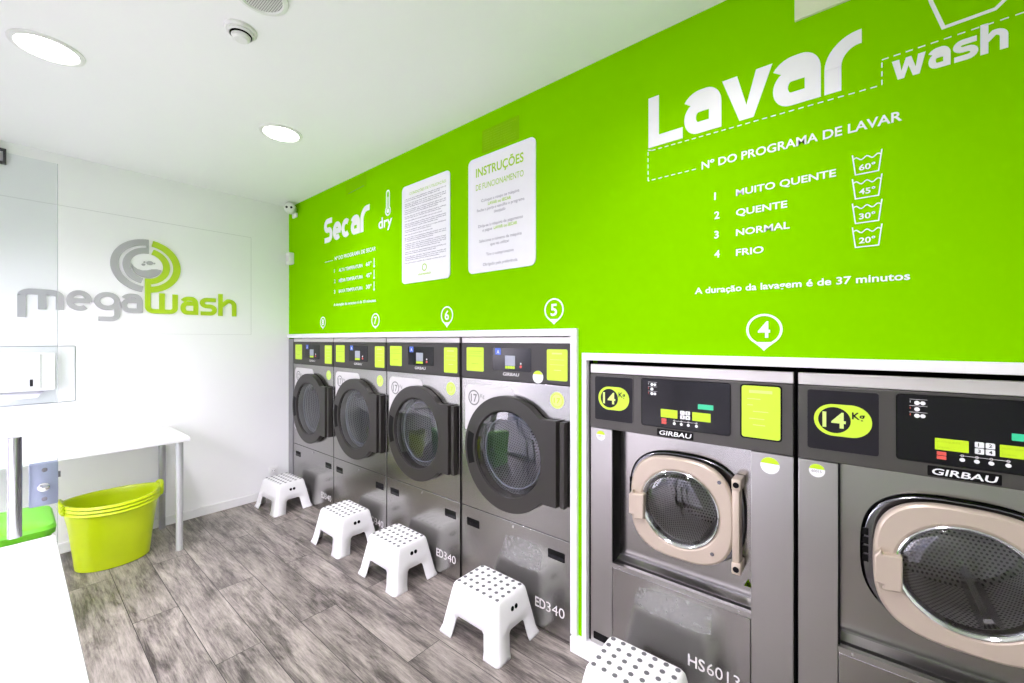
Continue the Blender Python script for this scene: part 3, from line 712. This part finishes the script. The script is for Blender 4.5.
for s_, z in (('Coloque a roupa na máquina',2.362),('Feche a porta e escolha o programa',2.308),('desejado',2.281),('Dirija-se à máquina de pagamento',2.212),('e pague',2.185),('Selecione o número da máquina',2.122),('que vai utilizar',2.094),('Tire o comprovativo',2.038),('Obrigado pela preferência',1.980)):
    V, F = glyphs(s_, False); wd = (max(v[0] for v in V))*.017/cap_h()*.98
    if s_ == 'e pague': put_text(b,s_,2.71,z,.017,off,.0068)
    else: put_text(b,s_,2.845,z,.017,off,.0068,align='C')
b.build('small_print', M_PRINT, t)
t, ox, oz = board(1.912,2.420,1.940,2.632,'white notice board packed with fine print, left of the INSTRUCOES board')
b = MB(); b.poly(rrect(1.912,2.420,1.940,2.632,.032), 0, .006, off); b.build('panel', M_PAPER, t)
b = MB(); put_text(b,'CONDIÇÕES DE UTILIZAÇÃO',2.000,2.560,.018,off,.0068,u1=2.385); 
b.ribbon(circle(2.165,2.035,.022,24), .006, off, .006, .007, True); put_text(b,'megawash',2.10,1.985,.016,off,.0068,u1=2.235,bold=True)
b.build('heading', M_PRINTL, t)
b = MB(); words = 'a roupa deve ser separada por cores antes de lavar não nos responsabilizamos por objectos deixados nas máquinas proibido lavar tapetes com borracha verifique os bolsos retire as moedas em caso de avaria contacte a assistência o cliente aceita estas normas'.split()
z = 2.533; k = 0
for para in (2,3,3,2,1,3,2,1,3,4,2,3,2):
    for j in range(para):
        if z < 2.075: break
        ln = ' '.join(words[(k+q*3) % len(words)] for q in range(9)); k += 5
        u1 = 2.385 if j < para-1 else 2.385-random.uniform(.03,.16)
        put_text(b,ln,1.945,z,.0075,off,.0068,u1=u1,bold=True); z -= .0125
    z -= .0075
b.build('small_print', M_PRINT, t)
# faint film above the larger board
b = MB(); b.poly(rrect(2.70,2.985,2.655,2.790,.004), 0, .0008, onG, M_GHOST)
for i in range(8): put_text(b,'normas de utilização da lavandaria', 2.715, 2.668+i*.0145, .007, onG, .0012, u1=2.97-random.uniform(0,.05), m=M_GHOSTL)
tag(b.build('notice_film', M_GHOST), 'faint translucent green notice above the INSTRUCOES board', 'sign')
b = MB(); b.poly([(1.12,2.752),(1.44,2.752),(1.44,2.862),(1.12,2.862)], 0, .0008, onG, mat('green_film', (.22,.545,.002), .7, spec=0.)); b.ribbon([(1.16,2.760),(1.40,2.772)], .006, onG, .0008, .0012, m=mat('dark_green_print',(.08,.28,.005),.5))
tag(b.build('notice_film', M_GHOST), 'faint translucent green notice above the word Secar', 'sign')
b = MB(); b.box((4.253,-.012,2.682),(4.78,0,2.878)); b.box((4.262,-.0135,2.691),(4.771,-.012,2.869))
tag(b.build('access_panel', M_CREAM, bevel=.002), 'pale rectangular panel high on the lime wall above the word Lavar', 'panel')

# alarm siren and small sensor in the corner
t = thing('alarm_sensor', 'round white twin-eyed alarm sensor in the corner at the ceiling', 'sensor', (.165,-.002,2.79))
b = MB(); b.box((-.045,-.018,-.045),(.045,0,-.005)); b.build('bracket', M_DEVICE, t, bevel=.004)
b = MB(); b.lathe([(0,.085),(.030,.082),(.048,.068),(.052,.04),(.050,.0),(.0,0)], (0,0,.03), '-Y', n=32); hd = b.build('head', M_DEVICE, t)
for x in (-.02,.02): b = MB(); b.cyl((x,-.074,.025),(x,-.084,.025),.011,None,16); b.build('eye', M_HOLE, hd)
hd.rotation_euler = (0,0,math.radians(55)); hd.location = (0,-.045,0)
t = thing('door_sensor', 'small white box sensor in the corner below the round alarm sensor', 'sensor', (.10,-.002,2.29))
b = MB(); b.box((-.048,-.05,0),(.032,0,.115),None,.008); b.build('housing', M_DEVICE, t)
b = MB(); b.box((-.035,-.052,.03),(.02,-.05,.085),None,.002); b.build('lens', M_WHITEM, t)

# ------------------------------------------------------------------ logo on the white wall
t = thing('wall_logo', 'grey and lime megawash lettering with round drum emblem on the white wall', 'logo', (0,-1.1,1.757))
def onL(u,v,d=0.): return (d, u+1.1, v-1.757)
b = MB(); T = .034; XH = .150
stroke_word(b, [('m',-1.769,-1.551)], 1.757, .140, .040, onL, 0, .012)
stroke_word(b, [('e',-1.541,-1.407),('g',-1.398,-1.253),('a',-1.247,-1.121)], 1.757, XH, T, onL, 0, .012)
b.build('grey_lettering', M_LOGOG, t)
b = MB()
xh = .165
W = (1.107-.896)/xh; tt = .036
b.ribbon([(-1.089,1.955),(-1.089,1.81)]+arc(-1.089+.035,1.81,.035,.035,180,270,6)+arc(-.914-.035,1.81,.035,.035,270,360,6)+[(-.914,1.922)], tt, onL, 0, .012); b.ribbon([(-1.000,1.78),(-1.000,1.925)], tt, onL, 0, .0121)
stroke_word(b, [('a',-.878,-.755),('s',-.743,-.618),('h',-.607,-.466)], 1.757, XH*1.03, T, onL, 0, .012, H=1.28)
cy, cz_ = -1.094, 2.137
b.ribbon(arc(cy,cz_,.192,.190,80,-80,30)+[(-1.075,cz_-.190)], .048, onL, 0, .012)
b.ribbon(arc(cy,cz_,.124,.124,74,-82,24), .044, onL, 0, .0121)
b.ribbon([(-1.089,cz_-.10),(-1.089,1.95)], .036, onL, 0, .0122)
b.build('lime_lettering', M_LOGOL, t)
b = MB()
b.ribbon(arc(cy,cz_,.192,.190,87,262,30), .048, onL, 0, .012)
b.ribbon(arc(cy,cz_,.124,.124,87,256,24), .044, onL, 0, .0121)
b.poly([(cy-.002,cz_+.102),(cy+.011,cz_+.102),(cy+.011,cz_+.214),(cy-.002,cz_+.214)], 0, .0122, onL)
top = [(cy-.094,cz_+.012),(cy-.080,cz_-.012),(cy-.058,cz_-.030),(cy-.03,cz_-.038),(cy+.0,cz_-.034),(cy+.03,cz_-.022),(cy+.06,cz_-.018),(cy+.09,cz_-.022)]
b.poly(arc(cy,cz_,.094,.094,176,346,24)+top[::-1], 0, .010, onL)
b.poly(circle(cy+.018,cz_+.028,.021,16,.016), 0, .010, onL); b.poly(circle(cy-.022,cz_+.010,.012,12,.009), 0, .0103, onL); b.poly(circle(cy-.016,cz_+.031,.006,10), 0, .0106, onL); b.poly(circle(cy+.046,cz_+.028,.006,10), 0, .0109, onL)
b.build('drum_emblem', M_LOGOG, t)

# ------------------------------------------------------------------ things on / at the white wall
t = thing('towel_dispenser', 'white paper towel dispenser on the white wall above the table', 'dispenser', (0,-1.745,1.19))
b = MB(); b.box((.006,-.155,0),(.10,.150,.265),None,.012); b.build('body', M_PLAST, t)
b = MB(); b.box((.098,-.150,.012),(.118,.080,.256),None,.008); b.build('front_cover', M_PLAST, t)
b = MB(); b.box((.1175,.030,.035),(.1195,.045,.082),None,.0006); b.build('level_slot', M_HOLE, t)
b = MB(); b.faces([(.02,-.12,-.002),(.02,.10,-.002),(.09,.10,-.002),(.10,.06,-.045),(.10,-.09,-.052),(.09,-.12,-.02)], [(0,1,2,3,4,5)]); b.build('paper_towel', M_PAPER, t)
b = MB(); b.box((.001,-2.05,1.094),(.006,-1.496,1.495)); 
e_ = mat('acrylic_edge', (.25,.28,.28), .3)
pn = tag(b.build('backing_plate', M_ACRYL), 'clear plate on the white wall behind the towel dispenser', 'plate')
b = MB(); w_ = .0035
b.box((.001,-2.05,1.495),(.0068,-1.496,1.495+w_)); b.box((.001,-2.05,1.094-w_),(.0068,-1.496,1.094)); b.box((.001,-1.496,1.094),(.0068,-1.496+w_,1.495))
b.build('plate_edge', e_, pn)
t = thing('wall_socket', 'white wall socket low on the white wall behind the corner stool', 'socket', (0,-.148,.255))
b = MB(); b.box((0,-.040,-.040),(.009,.040,.040),None,.004); b.build('plate', M_PLAST, t)
b = MB(); b.lathe([(.0185,.009),(.0195,.0115),(.0215,.0115),(.0225,.009)], (0,0,0), 'X', n=24); b.build('socket_ring', M_WHITEM, t)
for y in (-.009,.009): b = MB(); b.cyl((.0088,y,0),(.0095,y,0),.003,None,12); b.build('pin_hole', M_HOLE, t)
t = thing('wall_bracket', 'small dark grey bracket at the top left edge of the photo', 'bracket', (0,-1.86,2.722))
b = MB(); b.ring(rect_fn(-.03,.03,-.038,.038), rect_fn(-.044,.044,-.05,.05), 0, .05, 0, .03, lambda u,v,d: (d,u,v), n=48, extra=rect_fn(-.044,.044,-.05,.05).corners); b.build('frame', mat('dark_metal',(.05,.05,.05),.4,.5), t)
b = MB(); b.box((0,-.028,.03),(.012,.028,.07)); b.build('insert', M_WHITEM, t)

# table against the white wall
t = thing('side_table', 'white table on tubular legs against the white wall', 'table', (.34,-1.6,0))
b = MB(); b.box((-.335,-.72,.802),(.340,.640,.832),None,.004); b.build('tabletop', M_TABLE, t)
b = MB(); b.box((-.30,-.68,.765),(.28,.585,.800)); b.build('underframe', M_LEGG, t) if False else b.bm.free()
for lx, ly, m_ in ((.258,.592,M_LEGW),(.258,-.66,M_LEGW),(-.285,.592,M_LEGG),(-.285,-.66,M_LEGG)):  # rear pair coloured darker to paint the shade beneath the tabletop
    b = MB(); b.cyl((lx,ly,.285),(lx,ly,.802),.0235,None,24); b.cyl((lx,ly,.004),(lx,ly,.282),.0215,None,24); b.cyl((lx,ly,.280),(lx,ly,.287),.0185,None,24); b.cyl((lx,ly,0),(lx,ly,.006),.022,None,24)
    b.build('leg', m_, t)

# stack of nested lime tubs
def tub_mesh(b, zoff, k=0):
    n = 64; rings = []
    H = .40
    prof = [(.0,.0,.003),(.80,.86,.0),(.92,.94,.01),(1.0,1.0,.04)]
    def sec(z):            # half sizes at height z: x (depth), y (length)
        u = z/H; return .165+.045*u, .192+.046*u**1.1
    zs = [0,.004,.02,.06,.12,.2,.26,.31,.35,.37,.385,.40]
    for z in zs:
        a_, c_ = sec(z)
        if z == 0: a_, c_ = a_*.93, c_*.93
        rings.append((a_, c_, z, 0))
    rings.append((.226,.251,.400,1)); rings.append((.228,.253,.391,1)); 
    rings2 = [(.205,.231,.394,1)] + [(sec(z)[0]-.002, sec(z)[1]-.002, z, 0) for z in (.35,.26,.12,.03,.008)]
    order = [(sec(0)[0]*.93-.002, sec(0)[1]*.93-.002, .004, 0)] + rings2[::-1] + [(.210,.236,.406,1),(.222,.248,.407,1)] + [rings[-1]] + rings[:-2][::-1]
    pts = []
    for (a_, c_, z, lip) in order:
        for i in range(n):
            t_ = 2*PI*i/n; x = a_*math.copysign(abs(math.cos(t_))**.97, math.cos(t_)); y = c_*math.copysign(abs(math.sin(t_))**.96, math.sin(t_))
            zz = z; q = abs(math.sin(t_))
            if z > .30: zz = z + (z-.30)/.13*(.014*q**6 - .012*(1-q))
            if q > .9 and z > .3: y *= 1+.05*(z-.3)/.13*((q-.9)/.1)
            pts.append((x, y, zz+zoff))
    fs = []
    for j in range(len(order)-1):
        for i in range(n): fs.append((j*n+i, j*n+(i+1) % n, (j+1)*n+(i+1) % n, (j+1)*n+i))
    vs = b.faces(pts, fs, None, True)
    b.bm.faces.new(vs[:n]); b.bm.faces.new(vs[-n:][::-1])
tl = ['lime green flexible laundry tub, outermost and lowest rim of the nested stack', 'lime green laundry tub nested second from the top', 'lime green laundry tub nested on top, its empty inside showing']
TUBX, TUBY = .40, -1.335
def make_tub(label):
    t = thing('laundry_tub', label, 'tub', (TUBX,TUBY,0), 0, 'nested lime laundry tubs under the table')
    b = MB(); tub_mesh(b, 0); b.build('basin', M_TUB, t)
    for s_ in (-1,1):
        b = MB(); P = [(.075*math.cos(a), s_*(.243+.018*math.sin(a)), .405+.030*math.sin(a)) for a in [PI*i/12 for i in range(13)]]
        for p, q in zip(P[:-1], P[1:]): b.cyl(p, q, .0105, None, 12)
        b.build('handle', M_TUB, t)
    return t
tub0 = make_tub(tl[0])
dup(tub0, (TUBX,TUBY,.023), tl[1]); dup(tub0, (TUBX,TUBY,.046), tl[2])

# lidded green bin behind the glass door
t = thing('lidded_bin', 'green lidded bin seen through the open glass door', 'bin', (1.04,-1.92,0))
b = MB()
pts = []; lv = [(.15,.20,.0),(.185,.235,.02),(.20,.255,.50),(.205,.262,.555)]
for a_, c_, z in lv:
    for x, y in rrect(-a_,a_,-c_,c_,.05): pts.append((x,y,z))
n = len(rrect(0,1,0,1,.1)); vs = b.faces(pts, [(j*n+i, j*n+(i+1) % n, (j+1)*n+(i+1) % n, (j+1)*n+i) for j in range(3) for i in range(n)], None, True); b.bm.faces.new(vs[:n]); b.bm.faces.new(vs[-n:])
b.build('body', M_BIN, t)
b = MB(); pts = []
for a_, c_, z in ((.215,.272,.545),(.218,.275,.575),(.208,.265,.592),(.16,.215,.612),(.05,.08,.618)):
    for x, y in rrect(-a_,a_,-c_,c_,min(.055,a_*.6)): pts.append((x,y,z))
vs = b.faces(pts, [(j*n+i, j*n+(i+1) % n, (j+1)*n+(i+1) % n, (j+1)*n+i) for j in range(4) for i in range(n)], None, True); b.bm.faces.new(vs[:n]); b.bm.faces.new(vs[-n:])
b.build('lid', M_BIN, t)

# open glass door leaf with lock and pull bar
t = thing('glass_door', 'frameless glass door leaf standing open at the left edge', 'door', (1.93,-1.677,0))
b = MB(); b.box((-.005,-.90,.012),(.005,0,2.252)); b.build('pane', M_GLASS, t)
b = MB(); b.box((-.0052,-.0012,.012),(.0052,.0006,2.252)); b.build('pane_edge', mat('glass_edge',(.42,.45,.45),.2), t)
b = MB(); b.box((.005,-.076,.884),(.016,.001,1.052),None,.003); b.box((-.016,-.076,.884),(-.005,.001,1.052),None,.003); lk = b.build('lock_plate', mat('blued_steel',(.30,.34,.46),.4,.6), t)
b = MB(); b.box((.014,-.050,.951),(.040,-.022,.966),None,.004); b.cyl((.012,-.038,.958),(.020,-.038,.958),.017,None,24); b.build('thumb_turn', M_CHROME, lk)
for z in (1.026,.911): b = MB(); b.cyl((.015,-.036,z),(.0175,-.036,z),.008,None,16); b.build('screw', M_DCHROME, lk)
b = MB(); b.box((-.004,0,.985),(.004,.008,1.008)); b.build('latch_bolt', M_DCHROME, lk)
b = MB(); b.cyl((.06,-.112,.800),(.06,-.112,1.175),.019,None,28)
for z in (.86,1.10): b.cyl((.004,-.115,z),(.06,-.115,z),.009,None,16)
b.build('pull_bar', mat('satin_bar',(.50,.50,.52),.18,1.), t)

# white folding table in the foreground
t = thing('folding_table', 'white tabletop in the near left foreground beside the glass door', 'table', (2.75,-2.06,0))
b = MB(); b.box((-.745,-.38,.752),(.75,.373,.780),None,.005); b.build('tabletop', M_TABLE, t)
b = MB(); b.box((-.745,-.38,.738),(.75,.3775,.752),None,.001); b.build('edge_band', M_GREYT, t)
for lx, ly in ((-.66,.31),(-.66,-.31),(.66,.31),(.66,-.31)):
    b = MB(); b.cyl((lx,ly,0),(lx,ly,.74),.022,None,20); b.build('leg', M_LEGG, t)

# ------------------------------------------------------------------ step stools
def make_stool(label):
    t = thing('step_stool', label, 'stool', (0,0,0), 0, 'white step stools along the machines')
    H = .255
    LX0, LY0, LX1, LY1 = .208, .165, .160, .116     # half sizes: foot / top
    def half(z):
        k = min(z/H, 1); return LX0+(LX1-LX0)*k, LY0+(LY1-LY0)*k
    def flare(z): return .006*max(0, 1-z/.03)
    zs = [0,.012,.03,.07,.10,.108,.112,.16,.21,.240,.250,.255]
    arch = 6                        # faces below this level are open in the middle
    def gap(z, base, top, full):
        k = min(z/.112, 1); g = base+(top-base)*k
        if z > .10: g = g-.010*((z-.10)/.012) if z < .113 else g-.010
        return g
    NC, loops = 6, []
    for z in zs:
        hx, hy = half(z); f = flare(z); hx += f; hy += f; r = .024
        ins = 0
        if z > .245: ins = .006 if z < .254 else .012
        if z > .235 and z < .245: ins = .001
        hx -= ins; hy -= ins
        gx, gy = gap(z, .116, .094, hx), gap(z, .076, .056, hy)
        L = []
        def corner(cx, cy, a0):
            for i in range(NC+1): a = a0+PI/2*i/NC; L.append((cx+r*math.cos(a), cy+r*math.sin(a), z))
        corner(hx-r, hy-r, 0); L += [(gx,hy,z),(-gx,hy,z)]
        corner(-hx+r, hy-r, PI/2); L += [(-hx,gy,z),(-hx,-gy,z)]
        corner(-hx+r, -hy+r, PI); L += [(-gx,-hy,z),(gx,-hy,z)]
        corner(hx-r, -hy+r, 1.5*PI); L += [(hx,-gy,z),(hx,gy,z)]
        loops.append(L)
    n = len(loops[0]); b = MB(); fs = []
    midx = {NC+1+k*(NC+3) for k in range(4)}
    for j in range(len(zs)-1):
        for i in range(n):
            if j < arch and i in midx: continue
            fs.append((j*n+i, j*n+(i+1) % n, (j+1)*n+(i+1) % n, (j+1)*n+i))
    vs = b.faces([p for L in loops for p in L], fs, None, True)
    b.bm.faces.new(vs[-n:])
    for v in [v for v in b.bm.verts if not v.link_faces]: b.bm.verts.remove(v)
    shell = b.build('shell', M_PLAST, t)
    sm = shell.modifiers.new('thick', 'SOLIDIFY'); sm.thickness = .005; sm.offset = -1
    b = MB(); b.cyl((0,0,-.0005),(0,0,.0012),.0102,None,16); dot = b.build('grip_dot', M_DOT, t)
    for i in range(7):
        for j in range(5):
            q = dot if i == j == 0 else dot.copy()
            if q is not dot: COL.objects.link(q)
            q.location = (-.135+i*.0450, -.089+j*.0445, .255)
    nx = Vector((H,0,LX0-LX1)).normalized()
    for s_ in (-1,1):
        for y in (-.0145,.0145):
            k = .193/H; x = LX0+(LX1-LX0)*k
            p = Vector((s_*x, y, .193)); d = Vector((s_*nx.x, 0, nx.z)); b = MB(); b.cyl(p-d*.002, p+d*.0008, .0118, None, 18); b.build('finger_hole', M_HOLE, t)
    return t
st = make_stool('white step stool in front of the dryer numbered 5'); st.location = (2.924,-.180,0)
dup(st, (2.090,-.168,0), 'white step stool in front of the dryer numbered 6', 0)
dup(st, (1.415,-.168,0), 'white step stool in front of the dryer numbered 7', 0)
dup(st, (.325,-.18,0), 'white step stool in the corner against the white wall', .05)
dup(st, (3.755,-.235,0), 'white step stool in front of the washing machine, cut by the photo bottom', .01)

# ------------------------------------------------------------------ ceiling fittings
def downlight(x, y, label):
    t = thing('downlight', label, 'ceiling light', (x,y,CH), 0, 'recessed ceiling lights')
    b = MB(); b.lathe([(.100,-.004),(.104,-.009),(.122,-.006),(.124,0)], (0,0,0), 'Z', n=48); b.build('rim', M_DEVICE, t)
    b = MB(); b.lathe([(0,-.0045),(.101,-.0045)], (0,0,0), 'Z', n=48); b.build('diffuser', M_LAMP, t)
    return t
dl = [(1.56,-1.69,'round recessed ceiling light at the upper left, the nearer of the two'),(1.555,-.68,'round recessed ceiling light nearer the lime wall')]
dl += [(3.95,-1.69,'round recessed ceiling light overhead beyond the photo\'s top edge, away from the lime wall'),(3.95,-.68,'round recessed ceiling light overhead beyond the photo\'s top edge, near the lime wall')]  # unseen pair added to brighten the lower lime wall
for x, y, l in dl: downlight(x, y, l)
t = thing('smoke_detector', 'small white smoke detector on the ceiling beside the round grille', 'detector', (2.378,-1.165,CH))
b = MB(); b.lathe([(0,-.014),(.056,-.014),(.060,-.010),(.060,0)], (0,0,0), 'Z', n=40); b.build('base', M_DEVICE, t)
b = MB(); b.lathe([(0,-.048),(.025,-.047),(.034,-.040),(.036,-.030)], (0,0,0), 'Z', n=40); b.lathe([(.044,-.026),(.050,-.020),(.050,-.013)], (0,0,0), 'Z', n=40); b.build('chamber', M_DEVICE, t)
b = MB(); b.lathe([(.037,-.030),(.041,-.025)], (0,0,0), 'Z', n=40); b.build('vent_gap', M_HOLE, t)
t = thing('ceiling_speaker', 'round ceiling grille cut by the top edge of the photo', 'speaker', (2.638,-1.178,CH))
b = MB(); b.lathe([(.074,-.006),(.078,-.012),(.094,-.008),(.097,0)], (0,0,0), 'Z', n=48); b.build('rim', M_DEVICE, t)
gm = drum_material('perforated_grille', .0075, (.62,.62,.6), 0, 0, 1, True, axis='Z', metal=0); b = MB(); b.lathe([(0,-.009),(.04,-.008),(.075,-.0065)], (0,0,0), 'Z', n=48); b.build('grille', gm, t)

# ------------------------------------------------------------------ light
wd = bpy.data.worlds.new('day'); S.world = wd; wd.use_nodes = True
bg = wd.node_tree.nodes['Background']; bg.inputs[0].default_value = (1,.905,1.035,1); bg.inputs[1].default_value = 11.5
def area(name, loc, rot, sx, sy, power, col=(1,1,1), spread=PI, portal=False):
    l = bpy.data.lights.new(name, 'AREA'); l.shape = 'RECTANGLE'; l.size = sx; l.size_y = sy; l.energy = power; l.color = col; l.spread = spread
    o = bpy.data.objects.new(name, l); COL.objects.link(o); o.location = loc; o.rotation_euler = rot
    if portal: l.cycles.is_portal = True
    return o
area('daylight_portal', (2.03,RY+.01,1.06), (-PI/2,0,0), 3.9, 2.12, 1, portal=True)
def spot(name, loc, power, size=2.3, blend=.6, r=.10):
    l = bpy.data.lights.new(name, 'SPOT'); l.energy = power; l.spot_size = size; l.spot_blend = blend; l.shadow_soft_size = r; l.color = (1,.935,1.02)
    o = bpy.data.objects.new(name, l); COL.objects.link(o); o.location = loc; return o
for x, y, l in dl: spot('downlight_beam', (x,y,CH-.03), (205 if x > 3 else 140) if y < -1 else 45, size=math.radians(150), blend=1)

# ------------------------------------------------------------------ camera
cam = bpy.data.cameras.new('camera'); co = bpy.data.objects.new('camera', cam); COL.objects.link(co)
cam.sensor_width = 36; cam.lens = 415/1024*36; cam.shift_y = -1.5/1024; cam.clip_start = .02
co.location = (4.42,-1.80,1.54); co.rotation_euler = (PI/2,0,math.radians(39.58)); S.camera = co
vs_ = S.view_settings; vs_.view_transform = 'Standard'; vs_.look = 'None'; vs_.gamma = 1; vs_.use_curve_mapping = False; vs_.exposure = 0.11
S.cycles.max_bounces = 10; S.cycles.diffuse_bounces = 5; S.cycles.transparent_max_bounces = 16; S.cycles.sample_clamp_indirect = 6
